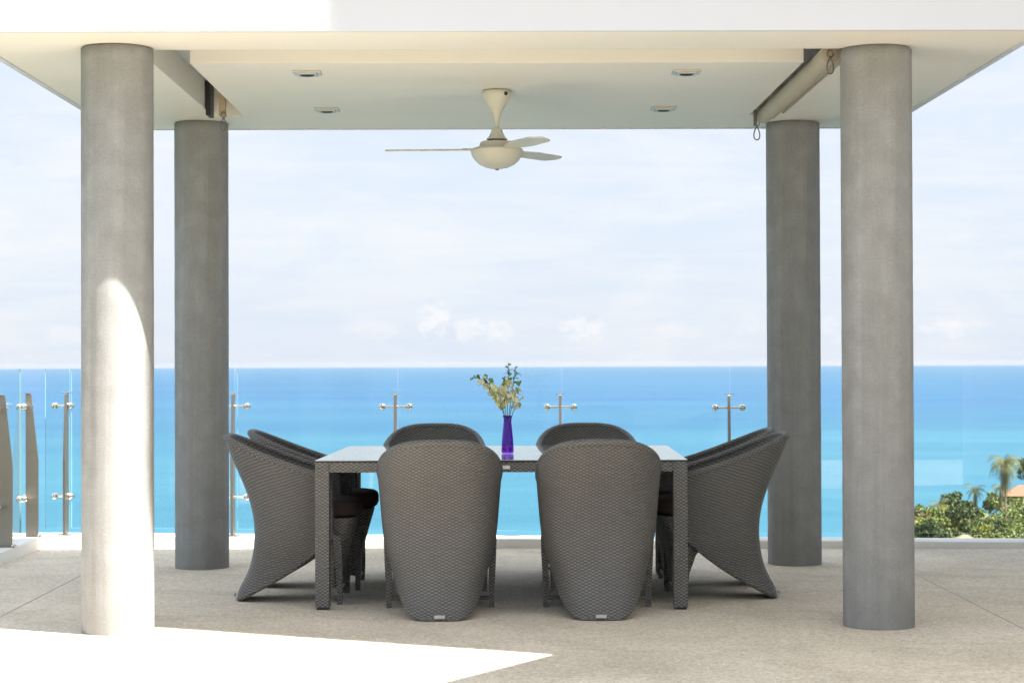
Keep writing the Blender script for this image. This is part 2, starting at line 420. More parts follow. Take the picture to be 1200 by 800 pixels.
boxo('ceiling_panel', (PX0, PX1, PYF, PYB, ZC-.003, zt), M['ceiling'], pav, .003)
cols = ((-1.770, 9.335, .1675, 'sunlit'), (1.805, 9.405, .1670, 'shaded'), (-1.806, 12.245, .1645, ''), (1.844, 12.31, .1650, ''))
for (x, y, r, _) in cols:
    b = MB(); ns = 40; n = 64; rws = []
    for i in range(ns+1):
        z = -.02+(ZC+.01+.02)*i/ns
        rws.append([((r+random.uniform(-.0006, .0006))*math.cos(2*math.pi*j/n), (r+random.uniform(-.0006, .0006))*math.sin(2*math.pi*j/n), z) for j in range(n)])
    rws = [q for q in rws if q[0][2] < ZC-.02]
    jit = [ZC-.004-random.random()**2*.010 for j in range(n)]
    for rr, dz in ((r, None), (r-.010, .002), (r-.010, 1)):
        rws.append([(rr*math.cos(2*math.pi*j/n), rr*math.sin(2*math.pi*j/n), ZC+.01 if dz == 1 else jit[j]+(dz or 0)) for j in range(n)])
    b.grid(rws, closed=True); b.build('column', M['column'], pav, (x, y, 0))

# recessed ceiling lights
def ring_frame(b, w, t, z0, z1):
    b.box(-w, w, -w, -w+t, z0, z1, .001); b.box(-w, w, w-t, w, z0, z1, .001)
    b.box(-w, -w+t, -w+t+.0005, w-t-.0005, z0, z1, .001); b.box(w-t, w, -w+t+.0005, w-t-.0005, z0, z1, .001)
lights = ((-.951, 10.09, 'recessed square ceiling light above left of the fan, nearer the front'),
          (-.975, 11.56, 'recessed square ceiling light left of the fan, nearer the back edge'),
          (.972, 10.09, 'recessed square ceiling light right of the fan, nearer the front'),
          (.978, 11.54, 'recessed square ceiling light right of the fan, nearer the back edge'))
L0 = None
for (x, y, lb) in lights:
    if L0 is None:
        L0 = empty('ceiling_light')
        b = MB(); ring_frame(b, .070, .020, -.010, -.0005); b.build('frame', M['chrome'], L0)
        b = MB(); ring_frame(b, .0495, .012, -.018, -.0005); b.build('inner_ring', M['chrome'], L0)
        b = MB(); b.lathe([(.036, -.013), (.030, -.021), (0, -.024)], 24); b.build('lamp', M['dark'], L0)
        o = L0
    else: o = copy_tree(L0)
    o.location = (x, y, ZC-.003); tag(o, lb, 'ceiling light', 'recessed lights in the pavilion ceiling')

# ceiling fan
fan = empty('ceiling_fan', (.01, 10.78, ZC-.003), label='cream three-bladed ceiling fan hanging above the table', cat='ceiling fan')
fan.scale = (1, 1, .955)
b = MB(); b.lathe([(.052, 0), (.080, -.004), (.079, -.030), (.070, -.055), (.052, -.082), (.036, -.108), (.024, -.135), (.0165, -.160), (.0135, -.185)], 36); b.build('canopy', M['fan'], fan)
b = MB(); b.lathe([(.012, -.18), (.012, -.228)], 20); b.build('rod', M['fan'], fan)
b = MB(); b.lathe([(.020, -.214), (.028, -.222), (.033, -.240), (.044, -.263), (.056, -.276), (.058, -.280)], 36); b.build('bell', M['fan'], fan)
b = MB(); b.lathe([(.050, -.2795), (.050, -.292)], 30); b.build('collar', M['dark'], fan)
b = MB(); b.lathe([(.055, -.288), (.084, -.292), (.092, -.300), (.095, -.318), (.118, -.326), (.138, -.333), (.141, -.340)], 40); b.build('motor_housing', M['fan'], fan)
b = MB(); b.lathe([(.143, -.341), (.141, -.356), (.134, -.376), (.118, -.400), (.094, -.422), (.062, -.438), (.030, -.445), (.012, -.447)], 44); b.build('bowl', M['fan'], fan)
b = MB(); b.lathe([(.011, -.446), (.010, -.452), (0, -.454)], 16); b.build('finial', M['dark'], fan)
b = MB(); b.lathe([(.012, 0), (.010, .006), (0, .006)], 16); o = b.build('switch_plug', M['dark'], fan, (.048, -.061, -.026)); o.rotation_euler = (R(90), 0, R(38))
rows_t, rows_b = [], []
for i in range(25):
    t = i/24; x = .145+.465*t
    w = (.022+.042*min(1, t*2.6)**.8)*(1-max(0, (t-.86)/.14)**2.4*.97)
    tw = -R(8)+R(2)*t
    row = []; rb = []
    for s in (-1, -.66, -.33, 0, .33, .66, 1):
        yy = s*w; dz = .004*(1-s*s)
        row.append((x, yy*math.cos(tw), yy*math.sin(tw)+dz+.003)); rb.append((x, yy*math.cos(tw), yy*math.sin(tw)+dz-.003))
    rows_t.append(row); rows_b.append(rb)
b = MB(); b.grid(rows_t); b.grid(rows_b, flip=True)
b.grid([[r[0] for r in rows_t], [r[0] for r in rows_b]]); b.grid([[r[-1] for r in rows_t], [r[-1] for r in rows_b]]); b.grid([rows_t[-1], rows_b[-1]]); b.grid([rows_t[0], rows_b[0]])
blade = b.mesh('blade', M['fan'])
b = MB(); b.box(.085, .19, -.022, .022, -.006, .004, .003); bracket = b.mesh('blade_bracket', M['fan'])
for a in (176, 293, 56):
    o = link('blade', blade, fan, (0, 0, -.338), (0, 0, R(a))); link('blade_bracket', bracket, o, (0, 0, .004))

# roller blind in the right-hand slot, and the hook fitting in the left one
def snap_hook(parent, loc, s=1.0, rz=0.0):
    hk = empty('snap_hook', loc, rz); hk.parent = parent
    def ell(cx, cz, rx, rz_, n=20): return [(cx+rx*math.cos(2*math.pi*i/n)*(1-.35*math.sin(2*math.pi*i/n)), 0, cz+rz_*math.sin(2*math.pi*i/n)) for i in range(n)]
    b = MB(); b.tube(ell(0, -.022*s, .015*s, .016*s), .0030*s, 8, True); b.tube(ell(0, -.083*s, .017*s, .036*s), .0036*s, 8, True)
    b.lathe([(.006*s, -.036*s), (.008*s, -.042*s), (.006*s, -.050*s)], 10)
    o = b.build('snap_hook', M['hook'], parent, loc); o.rotation_euler = (0, 0, rz); bpy.data.objects.remove(hk); o.name = 'snap_hook'
    return o
rb_ = empty('roller_blind', (1.612, 9.52, 2.722), label='rolled up cream fabric blind tucked in the right ceiling slot', cat='roller blind')
b = MB(); n = 24; rws = []
for i in range(21):
    y = 2.40*i/20
    rws.append([((.047+.0012*math.sin(i*1.9+j))*math.cos(2*math.pi*j/n), y, (.047+.0012*math.sin(i*1.3+j*2))*math.sin(2*math.pi*j/n)) for j in range(n)])
b.grid(rws, closed=True); b.add(rws[0], [list(range(n))]); b.add(rws[-1], [list(range(n))]); b.build('fabric_roll', M['roller'], rb_)
boxo('hem_bar', (.050, .062, .02, 2.38, -.020, .050), M['roller'], rb_, .003)
b = MB(); b.tube([(0, -.03, 0), (0, 2.43, 0)], .012, 10); b.build('spindle', M['hook'], rb_)
boxo('end_bracket', (-.02, .02, -.034, -.022, -.015, .172), M['tan'], rb_); boxo('end_bracket', (-.02, .02, 2.425, 2.437, -.015, .172), M['tan'], rb_)
snap_hook(rb_, (-.012, -.045, .015), 1.0, .3); snap_hook(rb_, (.055, -.03, .012), .85, 1.1); snap_hook(rb_, (-.035, 2.45, -.015), 1.05, .2)
boxo('pull_bracket', (-.075, -.055, 2.28, 2.31, -.075, .02), M['hook'], rb_, .003)
lf = empty('blind_fitting', (-1.592, 11.62, 2.72), label='brown blind end fitting with hook inside the left ceiling slot', cat='blind fitting')
boxo('back_plate', (-.088, -.062, -.06, .10, -.03, .172), M['dark'], lf, .003)
boxo('bracket', (-.018, .020, -.02, .03, -.030, .172), M['tan'], lf, .005)
snap_hook(lf, (.012, -.03, -.005), .95, .4)

# ------------------------------------------------------------------ glass railings
def post_mesh():
    b = MB(); b.prism([(0, .006), (-.084, .006), (-.084, .52), (-.070, .66), (-.036, .965), (-.030, .972), (0, .972)], 'x', -.009, .009); return b
def make_post():
    r = empty('post')
    o = post_mesh().build('plate', M['steel'], r)
    return r
proto = {}
def rail_post(parent, x, y, z, rz, left=.092, right=.092):
    p = MB(); p.prism([(0, .006), (-.084, .006), (-.084, .52), (-.070, .66), (-.036, .965), (-.030, .972), (0, .972)], 'x', -.009, .009)
    if 'plate' not in proto:
        proto['plate'] = p.mesh('post', M['steel'])
        b = MB(); b.box(-.045, .045, -.105, .012, 0, .008, .002); proto['base'] = b.mesh('base_plate', M['steel'])
        b = MB()
        b.lathe([(.009, .008), (.009, .016), (.004, .019), (0, .019)], 10)
        proto['bolt'] = b.mesh('bolt', M['steel_bright'])
        b = MB(); b.box(-.034, .034, -.030, .006, .973, .979, .002); proto['cap'] = b.mesh('cap', M['steel_bright'])
        b = MB(); rr = [[(q*math.cos(2*math.pi*j/16), t, q*math.sin(2*math.pi*j/16)) for j in range(16)] for q, t in ((0, -.022), (.016, -.020), (.022, -.012), (.022, .046), (.016, .050), (0, .050))]
        b.grid(rr, closed=True); proto['knob'] = b.mesh('clamp_knob', M['steel_bright'])
    o = link('post', proto['plate'], parent, (x, y, z), (0, 0, rz))
    link('base_plate', proto['base'], o); link('bolt', proto['bolt'], o, (-.03, -.09, 0)); link('bolt', proto['bolt'], o, (.03, -.09, 0)); link('cap', proto['cap'], o)
    for hz_ in (.885, .265):
        b = MB(); b.tube([(-left, -.010, hz_), (right, -.010, hz_)], .0075, 10); b.build('clamp_arm', M['steel_bright'], o)
        for s in (-left, right): link('clamp_knob', proto['knob'], o, (s, -.008, hz_))
    return o
GT = 1.214
def glass_panel(parent, a, c, z0a, z0c, t=.012):
    """sheet from a to c (plan points), bottom heights z0a, z0c, level top"""
    d = Vector((c[0]-a[0], c[1]-a[1], 0)).normalized(); nr = Vector((-d.y, d.x, 0))*t
    A, Bv = Vector((a[0], a[1], 0)), Vector((c[0], c[1], 0))
    lo = [A+Vector((0, 0, z0a)), Bv+Vector((0, 0, z0c))]; hi = [A+Vector((0, 0, GT)), Bv+Vector((0, 0, GT))]
    vs = lo+hi[::-1]+[v+nr for v in lo]+[v+nr for v in hi[::-1]]
    me = bpy.data.meshes.new('glass_panel')
    me.from_pydata([tuple(v) for v in vs], [], [(0, 1, 2, 3), (7, 6, 5, 4), (1, 5, 6, 2), (3, 2, 6, 7), (0, 3, 7, 4), (0, 4, 5, 1)])
    me.materials.append(M['glass']); me.materials.append(M['glass_edge'])
    for p in me.polygons: p.material_index = 0 if p.index < 2 else 1
    o = bpy.data.objects.new('glass_panel', me); C.objects.link(o); o.parent = parent
    return o
YG = .155                                                        # glass line behind the kerb's front foot
ang = math.atan(-.053)
brail = empty('glass_railing', label='clear glass railing on steel posts along the back edge facing the sea', cat='glass railing', group='glass railings around the terrace')
px = (-2.945, -1.795, -.683, .437, 1.575, 2.69, 3.82, 4.95)
for i, x in enumerate(px):
    y = yk(x)+YG-.035
    rail_post(brail, x, y, kh(x)-.001, ang, .092 if i else .085, .092 if i else .02)
edges = [-3.115]+[x+.012 for x in px]
for a, c in zip(edges[:-1], edges[1:]):
    a2, c2 = a+.009, c-.009
    if c == edges[1]: c2 = c-.004
    glass_panel(brail, (a2, yk(a2)+YG), (c2, yk(c2)+YG), kh(a2)+.042, kh(c2)+.042)
lrail = empty('glass_railing', label='clear glass railing with two tapered steel posts along the left edge', cat='glass railing', group='glass railings around the terrace')
for y in (13.52, 12.80, 11.70, 10.60, 9.50):
    rail_post(lrail, -3.185, y, .0775, R(90))
for a, c in ((13.40, 12.815), (12.785, 11.715), (11.685, 10.615), (10.585, 9.515)):
    glass_panel(lrail, (-3.20, a), (-3.20, c), .118, .118)

# ------------------------------------------------------------------ house that shades the terrace, out of frame to the right
hs = empty('house', (4, 6.62, 0), label='white two storey house standing beside the terrace, beyond the right edge of the view', cat='house')
def hbox(name, d, m=M['house']):
    b = MB(); b.box(*d); return b.build(name, m, hs)
hbox('wall', (0, 6, 0, 3.0, -1.5, 9.85)); hbox('roof_parapet', (-.10, 6.1, -.145, 3.1, 9.851, 11.3)); hbox('wall', (0.001, 6, 3.001, 7.3, -1.5, 5.0))
b = MB(); b.prism([(2.045-4, 7.64-6.62), (-.7-.0, .37-.0), (-.002, -.005), (-.002, -2.6), (2.045-4-1.56, 7.64-6.62-2.52)], 'z', 2.86, 3.0); b.build('canopy_roof', M['house'], hs)
for (ya, z0) in ((.6, 3.6), (1.9, 3.6), (.6, 6.6), (1.9, 6.6), (4.0, .0), (5.4, .0), (4.0, 2.9), (5.4, 2.9)):
    w = hbox('window', (-.012, .05, ya, ya+.9 if z0 else ya+1.7, z0+.1, z0+1.9), M['winglass'])

# ------------------------------------------------------------------ dining table
TZ = .756
tbl = empty('dining_table', (.046, 10.93, 0), R(-1.5), label='square wicker dining table with a reflective glass top', cat='table')
TW, TD = .942, .862
b = MB(); b.box(-TW, TW, -TD, TD, TZ-.003, TZ, .001); b.build('tabletop', M['tabletop'], tbl)
b = MB(); b.box(-TW+.001, TW-.001, -TD+.001, TD-.001, TZ-.0102, TZ-.0032); b.build('top_backing', M['dark'], tbl)
lg = .072
AZ0, AZ1 = TZ-.062, TZ-.0105
for (x0, x1, y0, y1) in ((-TW+lg, TW-lg, -TD+.004, -TD+.040), (-TW+lg, TW-lg, TD-.040, TD-.004), (-TW+.004, -TW+.040, -TD+lg, TD-lg), (TW-.040, TW-.004, -TD+lg, TD-lg)):
    boxo('apron', (x0+.0005, x1-.0005, y0+.0005, y1-.0005, AZ0, AZ1), M['wicker_leg'], tbl, .003)
b = MB(); b.box(-lg/2, lg/2, -lg/2, lg/2, .012, TZ-.0105, .004); leg = b.mesh('leg', M['wicker_leg'])
b = MB(); b.box(-lg/2+.006, lg/2-.006, -lg/2+.006, lg/2-.006, 0, .012); foot = b.mesh('foot_pad', M['dark'])
for sx in (-1, 1):
    for sy in (-1, 1):
        o = link('leg', leg, tbl, (sx*(TW-lg/2), sy*(TD-lg/2), 0)); link('foot_pad', foot, o)
boxo('maker_plate', (.002, .046, -TD-.0015, -TD+.006, TZ-.046, TZ-.028), M['plate'], tbl)

# ------------------------------------------------------------------ vase and flowers
vase = empty('vase', (.062, 10.78, TZ), label='slender violet glass vase standing on the glass table top', cat='vase')
prof = [(0, .002), (.029, .002), (.0325, .006), (.0330, .016), (.0322, .040), (.0300, .080), (.0265, .120), (.0225, .160), (.0205, .182), (.0215, .192), (.0262, .203), (.0268, .206)]
inn = [(.0240, .205), (.0185, .190), (.0178, .180), (.0200, .158), (.0240, .118), (.0275, .078), (.0297, .052), (.0290, .046), (0, .044)]
b = MB(); b.lathe(prof+inn, 40, cap=False); b.build('glass_body', M['vase'], vase)
fl = empty('flower_bouquet', (.062, 10.78, TZ+.05), label='cream orchid sprays with green buds in the violet vase', cat='flowers')
def bez(p, n=18):
    P = [Vector(q) for q in p]; out = []
    for i in range(n+1):
        t = i/n; q = [a.copy() for a in P]
        while len(q) > 1: q = [a.lerp(c, t) for a, c in zip(q[:-1], q[1:])]
        out.append(q[0])
    return out
sprays = [[(.006, 0, 0), (.00, .005, .17), (-.05, .01, .27), (-.135, .02, .405), (-.20, .01, .345)],
          [(.004, .004, 0), (-.005, .0, .18), (-.05, -.03, .26), (-.09, -.04, .33), (-.118, -.05, .375)],
          [(-.006, .003, 0), (.00, .01, .20), (.002, .02, .30), (.012, .02, .40), (.004, .02, .435)],
          [(-.008, 0, 0), (.008, -.01, .20), (.03, -.02, .29), (.035, -.02, .37), (.046, -.02, .415)],
          [(0, -.005, 0), (.006, -.02, .20), (.04, -.04, .27), (.062, -.05, .32), (.074, -.05, .335)],
          [(.0, .006, 0), (-.004, .02, .18), (-.04, .05, .26), (-.085, .07, .31), (-.145, .08, .325)],
          [(.004, 0, 0), (.012, .02, .19), (.055, .05, .23), (.075, .06, .25), (.080, .06, .245)],
          [(.0, 0, 0), (-.012, -.02, .19), (-.02, -.04, .25), (-.016, -.05, .31), (-.020, -.06, .36)]]
def petal_mesh(nm, m, seed):
    rg = random.Random(seed); b = MB()
    for kx in range(5):
        a = 2*math.pi*kx/5+rg.uniform(-.15, .15); L = rg.uniform(.015, .020); wd = rg.uniform(.0075, .0105); cup = rg.uniform(.15, .75)
        rws = []
        for i in range(5):
            t = i/4; w = wd*math.sin(math.pi*(.12+.80*t))**.7; rr = .002+L*t; zz_ = cup*L*t*t
            rws.append([((rr)*math.cos(a)-s*w*math.sin(a), rr*math.sin(a)+s*w*math.cos(a), zz_+abs(s)*.002) for s in (-1, 0, 1)])
        b.grid(rws)
    b.lathe([(0, -.003), (.004, 0), (.005, .004), (.003, .009), (0, .010)], 8, cap=False)
    return b.mesh(nm, m)
blooms = [petal_mesh('blossom', M['petal'], 1), petal_mesh('blossom', M['petal_white'], 2), petal_mesh('blossom', M['petal'], 3), petal_mesh('blossom', M['petal_white'], 4)]
b = MB(); b.lathe([(0, 0), (.0035, .003), (.0055, .009), (.0045, .016), (0, .021)], 8, cap=False); budm = b.mesh('bud', M['bud'])
rws = []; b = MB()
for i in range(7):
    t = i/6; w = .007*math.sin(math.pi*(.1+.88*t)); rws.append([(s*w, .045*t, .012*math.sin(t*2.4)+abs(s)*.002) for s in (-1, 0, 1)])
b.grid(rws); leafm = b.mesh('leaf', M['stem'])
rg = random.Random(11)
for si, sp in enumerate(sprays):
    P = bez(sp, 22)
    b = MB(); b.tube(P, [.0024-.0012*i/22 for i in range(23)], 6); b.build('stem', M['stem'], fl)
    def at_(t): 
        f = t*22; i = min(21, int(f)); return P[i].lerp(P[i+1], f-i)
    nb = (20, 15, 13, 13, 10, 14, 8, 12)[si]
    for q in range(nb):
        t = .42+.36*q/nb+rg.uniform(-.02, .02)
        if si in (2, 3): t = .37+.32*q/nb
        p_ = at_(t)+Vector((rg.uniform(-.020, .020), rg.uniform(-.022, .022), rg.uniform(-.016, .012)))
        link('blossom', rg.choice(blooms), fl, p_, (rg.uniform(.7, 2.0), rg.uniform(-.6, .6), rg.uniform(-1.6, 1.6)), (rg.uniform(.70, 1.05),)*3)
    for q in range(7):
        t = .80+.20*q/6
        if si in (2, 3): t = .66+.34*q/6
        if si in (6,): continue
        p_ = at_(min(.999, t)); s_ = rg.uniform(.7, 1.2)*(1.25-.5*(q/6))
        link('bud', budm, fl, p_, (rg.uniform(-1.2, 1.2), rg.uniform(-1.2, 1.2), rg.uniform(0, 6)), (s_,)*3)
    if si in (0, 2, 3, 5):
        for q in range(5): link('leaf', leafm, fl, at_(rg.uniform(.62, .9)), (rg.uniform(-.6, .6), rg.uniform(-.5, .5), rg.uniform(0, 6)), (rg.uniform(.55, .95),)*3)

# ------------------------------------------------------------------ wicker chairs (built facing +X, tail of the shell near the origin)
def lerp_tab(tab, z):
    if z <= tab[0][0]: return tab[0][1]
    for (a, va), (c, vc) in zip(tab[:-1], tab[1:]):
        if z <= c:
            t = (z-a)/(c-a); return va+(vc-va)*t
    return tab[-1][1]
BACK = [(0, .070), (.03, .067), (.08, .094), (.14, .131), (.22, .156), (.30, .168), (.38, .172), (.46, .163), (.54, .142), (.62, .112), (.70, .076), (.78, .040), (.86, .010), (.92, -.008)]
HALF = [(0, .205), (.05, .206), (.10, .213), (.18, .232), (.25, .252), (.32, .274), (.42, .290), (.5, .296), (.6, .304), (.7, .312), (.78, .314), (.9, .304)]
def smooth_tab(tab, z):
    return sum(lerp_tab(tab, z+d)*w for d, w in ((-.05, .15), (-.025, .22), (0, .26), (.025, .22), (.05, .15)))
NU, NV = 60, 36
PP, PQ = .63, .50
def fwd(th): return .56*(1-max(0.0, math.cos(th))**PQ)
def plan(z, th, inset=0.0):
    """point of the tub wall at height z; th in [-90,90] deg, 0 = middle of the back"""
    xb = smooth_tab(BACK, z)+inset; w = smooth_tab(HALF, z)-inset
    xf = .590+.010*math.cos(z*3)
    s = math.sin(th)
    return (xb+(xf-xb)*fwd(th)/.56, math.copysign(abs(s)**PP, s)*w, z)
def even_angles():
    N = 4000; ths = [math.pi/2*i/N for i in range(N+1)]; acc = [0]
    for p, q in zip(ths[:-1], ths[1:]):
        acc.append(acc[-1]+math.dist(plan(.5, p), plan(.5, q)))
    out = []; j = 0
    for i in range(NU//2+1):
        t = acc[-1]*i/(NU//2)
        while j < N and acc[j] < t: j += 1
        out.append((ths[j], acc[j]))
    return [(-p, -q) for p, q in out[:0:-1]]+out
def z_top(th):
    d = fwd(th); return .860-.5376*d+.313*d*d
def z_bot(th):
    d = fwd(th); return .004+.62*max(0, math.sqrt(d*d+.0004)-.02)
def shell():
    b = MB(); ths = even_angles()
    outer, inner, uvo = [], [], []
    for j in range(NV+1):
        ro, ri, ru = [], [], []
        for th, arc in ths:
            z = z_bot(th)+(z_top(th)-z_bot(th))*j/NV
            ro.append(plan(z, th)); ri.append(plan(z, th, .026)); ru.append((arc*(.55+.45*j/NV), z*.75+(z_bot(th)*.2+.30*j/NV)))
        outer.append(ro); inner.append(ri); uvo.append(ru)
    b.grid(outer, uvrows=uvo); b.grid(inner, uvrows=uvo, flip=True)
    for r in (0, -1): b.grid([outer[r], inner[r]], uvrows=[uvo[r], [(u, v+.03) for u, v in uvo[r]]])
    for c in (0, -1): b.grid([[r[c] for r in outer], [r[c] for r in inner]], uvrows=[[r[c] for r in uvo], [(r[c][0]+.03, r[c][1]) for r in uvo]])
    top = [((a[0]+c[0])/2, (a[1]+c[1])/2, a[2]) for a, c in zip(outer[-1], inner[-1])]
    bot = [((a[0]+c[0])/2, (a[1]+c[1])/2, a[2]+.008) for a, c in zip(outer[0], inner[0])]
    ends = [[((r[c][0]+q[c][0])/2, (r[c][1]+q[c][1])/2, r[c][2]) for r, q in zip(outer, inner)] for c in (0, -1)]
    return b, top, bot, ends
def make_chair():
    r = empty('wicker_chair')
    b, top, bot, ends = shell(); b.build('shell', M['wicker'], r)
    b = MB(); b.tube(top, .0185, 10); b.build('rim', M['wicker'], r)
    b = MB(); b.tube(bot, .0135, 8); 
    for e in ends: b.tube(e, .0145, 8)
    b.build('lower_edging', M['wicker'], r)
    # seat box: woven front panel leaning back to the feet, side panels
    b = MB()
    def ring(z, xf, hw, xb): return [(xb, -hw*.86, z), (xf-.05, -hw, z), (xf-.012, -hw+.03, z), (xf, 0, z), (xf-.012, hw-.03, z), (xf-.05, hw, z), (xb, hw*.86, z)]
    lv = [(.085, .642, .236, .560), (.14, .646, .238, .555), (.24, .660, .246, .52), (.34, .688, .256, .44), (.42, .712, .262, .36), (.445, .716, .264, .34)]
    R_ = [ring(*q) for q in lv]; b.grid(R_, closed=True); b.add(R_[-1], [list(range(7))]); b.add(R_[0], [list(range(7))])
    b.build('seat_base', M['wicker'], r)
    # cushion
    rows_ = []
    for (z, k_) in ((.446, .90), (.452, .97), (.468, 1.0), (.500, 1.0), (.520, .975), (.530, .92), (.535, .80), (.537, .5)):
        rr = []
        for i in range(40):
            a = 2*math.pi*i/40; ca, sa = math.cos(a), math.sin(a)
            rr.append((.475+.262*k_*math.copysign(abs(ca)**.62, ca), .252*k_*math.copysign(abs(sa)**.62, sa), z))
        rows_.append(rr)
    b = MB(); b.grid(rows_, closed=True); b.add(rows_[0], [list(range(40))]); b.add(rows_[-1], [list(range(40))]); b.build('seat_cushion', M['cushion'], r)
    for s in (-1, 1):
        b = MB(); rws = []
        for (z, x, y, w) in ((.0, .632, .262, .013), (.10, .634, .262, .015), (.24, .630, .266, .018), (.36, .622, .268, .020)):
            rws.append([(x-w, s*(y-w), z), (x+w, s*(y-w), z), (x+w, s*(y+w), z), (x-w, s*(y+w), z)])
        b.grid(rws, closed=True, smooth=False); b.add(rws[0], [[0, 1, 2, 3]]); b.build('leg', M['wicker'], r)
    b = MB(); b.tube([(.632, -.25, .048), (.632, .25, .048)], .0095, 8); b.build('stretcher', M['wicker'], r)
    b = MB(); b.box(.0555, .060, -.026, .026, .016, .032); o = b.build('maker_plate', M['plate'], r)
    return r
chair = make_chair()
GRP = 'wicker chairs around the dining table'
def tail(x, y, rz): return (x, y, 0), rz
chairs = [  # origin x, y, facing angle, label
    (-.274, 9.55, 90+1.2, 'grey wicker chair with its back to us, left of the two nearest'),
    (.503, 9.55, 90-1.0, 'grey wicker chair with its back to us, right of the two nearest'),
    (-.372, 12.26, -90, 'grey wicker chair facing us across the table, left of the vase'),
    (.545, 12.26, -90, 'grey wicker tub chair facing us across the table, just right of the vase'),
    (-1.445, 10.58, 0, 'grey wicker tub chair in profile at the left end of the table, nearer us'),
    (-1.400, 11.22, 1, 'grey wicker tub chair at the left end of the table, mostly behind the nearer one'),
    (1.560, 10.60, 180, 'grey wicker tub chair in profile at the right end of the table, nearer us'),
    (1.575, 11.23, 179, 'grey wicker tub chair at the right end of the table, hidden behind the nearer one')]
for i, (x, y, a, lb) in enumerate(chairs):
    o = chair if i == 0 else copy_tree(chair)
    o.location = (x, y, 0); o.rotation_euler = (0, 0, R(a)); tag(o, lb, 'chair', GRP)

# ------------------------------------------------------------------ headland beyond the glass, lower right
def leaf_cloud(b, c, rad, n, size, rg, squash=.8, lumps=7):
    L = [(Vector(c)+Vector((rg.gauss(0, .45)*rad, rg.gauss(0, .45)*rad, rg.uniform(-.5, .75)*rad*squash)), rad*rg.uniform(.32, .62)) for _ in range(lumps)]
    for _ in range(n):
        q, rr = rg.choice(L)
        d = Vector((rg.gauss(0, 1), rg.gauss(0, 1), rg.gauss(0, 1))).normalized()*rr*rg.uniform(.55, 1.05); d.z *= squash
        p = q+d; s = size*rg.uniform(.6, 1.3)
        e = Euler((rg.uniform(0, 6), rg.uniform(0, 6), rg.uniform(0, 6))).to_matrix()
        b.add([p+e @ Vector((-s, 0, 0)), p+e @ Vector((0, -s*.55, 0)), p+e @ Vector((s, 0, .2*s)), p+e @ Vector((0, s*.55, 0))], [(0, 1, 2, 3)])
def tree(x, y, z, hgt, rad, m, lb, seed, name='tree', cat='tree', group='trees on the headland', n=1500, size=.30, squash=.8):
    rg = random.Random(seed); r = empty(name, (x, y, z), label=lb, cat=cat, group=group)
    b = MB(); P = [(0, 0, -1.5), (rg.uniform(-.15, .15), 0, hgt*.35), (rg.uniform(-.3, .3), .1, hgt*.8)]
    b.tube(P, [.22, .17, .10], 7)
    for q in range(3):
        a = q*2.1+rg.random(); b.tube([(P[1][0], 0, hgt*.4), (math.cos(a)*rad*.5, math.sin(a)*rad*.5, hgt*.8)], [.10, .05], 5)
    b.build('trunk', M['trunk'], r)
    b = MB(); leaf_cloud(b, (0, 0, hgt-rad*squash*.6), rad, n, size, rg, squash); b.build('crown', M[m], r)
    return r
def palm(x, y, z, hgt, rad, lb, seed, nf=26, droop=1.0):
    rg = random.Random(seed); r = empty('palm_tree', (x, y, z), label=lb, cat='palm tree', group='palm trees on the headland')
    lean = rg.uniform(-.4, .4)
    b = MB(); b.tube([(lean*(1-t)**2-lean, 0, -2+(hgt+2)*t) for t in (0, .25, .5, .75, 1)], [.24, .19, .17, .15, .16], 8); b.build('trunk', M['trunk'], r)
    top = Vector((-lean, 0, hgt))
    for f in range(nf):
        dead = f >= nf*.66
        a = f*2.39996+rg.uniform(-.25, .25)
        el = R(rg.uniform(-75, -35)) if dead else R(82-95*(f/(nf*.66))+rg.uniform(-9, 9))
        L = rad*rg.uniform(.8, 1.15)*(1.15 if dead else 1.0)
        mb = MB(); d = Vector((math.cos(a), math.sin(a), 0)); sd_ = Vector((-math.sin(a), math.cos(a), 0)); pts = []; p = top.copy(); e = el
        for i in range(10):
            pts.append(p.copy()); p = p+(d*math.cos(e)+Vector((0, 0, math.sin(e))))*(L/9); e = max(R(-86), e-R(13)*droop)
        for i in range(9):
            p0, p1 = pts[i], pts[i+1]
            for s in (-1, 1):
                for q in (0, .5):
                    pa = p0.lerp(p1, q); pb = p0.lerp(p1, q+.20)
                    w = rad*(.15 if dead else .25)*math.sin(math.pi*(.18+.76*(i+q)/9))*rg.uniform(.7, 1.2); tip = pb+sd_*s*w+Vector((0, 0, -w*.8))+(p1-p0)*.8
                    mb.add([pa, pb, tip], [(0, 1, 2)])
        mb.tube(pts, [.05-.0045*i for i in range(10)], 4, cap=False)
        mb.build('frond', M['leaf_brown'] if dead and f % 2 else M['frond'], r)
    return r
def house(x, y, z, w, d, hw, hr, roofm, lb, rz=0, hip=True):
    r = empty('far_house', (x, y, z), R(rz), label=lb, cat='house', group='houses on the headland')
    b = MB(); b.box(-w/2, w/2, -d/2, d/2, -3, hw); b.build('wall', M['wall_far'], r)
    ov = .5; rx = w/2-d/2*.8 if hip else w/2+ov
    A = [(-w/2-ov, -d/2-ov, hw), (w/2+ov, -d/2-ov, hw), (w/2+ov, d/2+ov, hw), (-w/2-ov, d/2+ov, hw), (-rx, 0, hw+hr), (rx, 0, hw+hr)]
    b = MB(); b.add(A, [(0, 1, 5, 4), (2, 3, 4, 5), (1, 2, 5), (3, 0, 4), (3, 2, 1, 0)]); b.build('roof', M[roofm], r)
    nw = max(1, int(w//2.4))
    for i in range(nw):
        xw = -w/2+w*(i+.5)/nw
        b = MB(); b.box(xw-.45, xw+.45, -d/2-.03, -d/2+.05, hw*.3, hw*.8); b.build('window', M['winglass'], r)
    return r
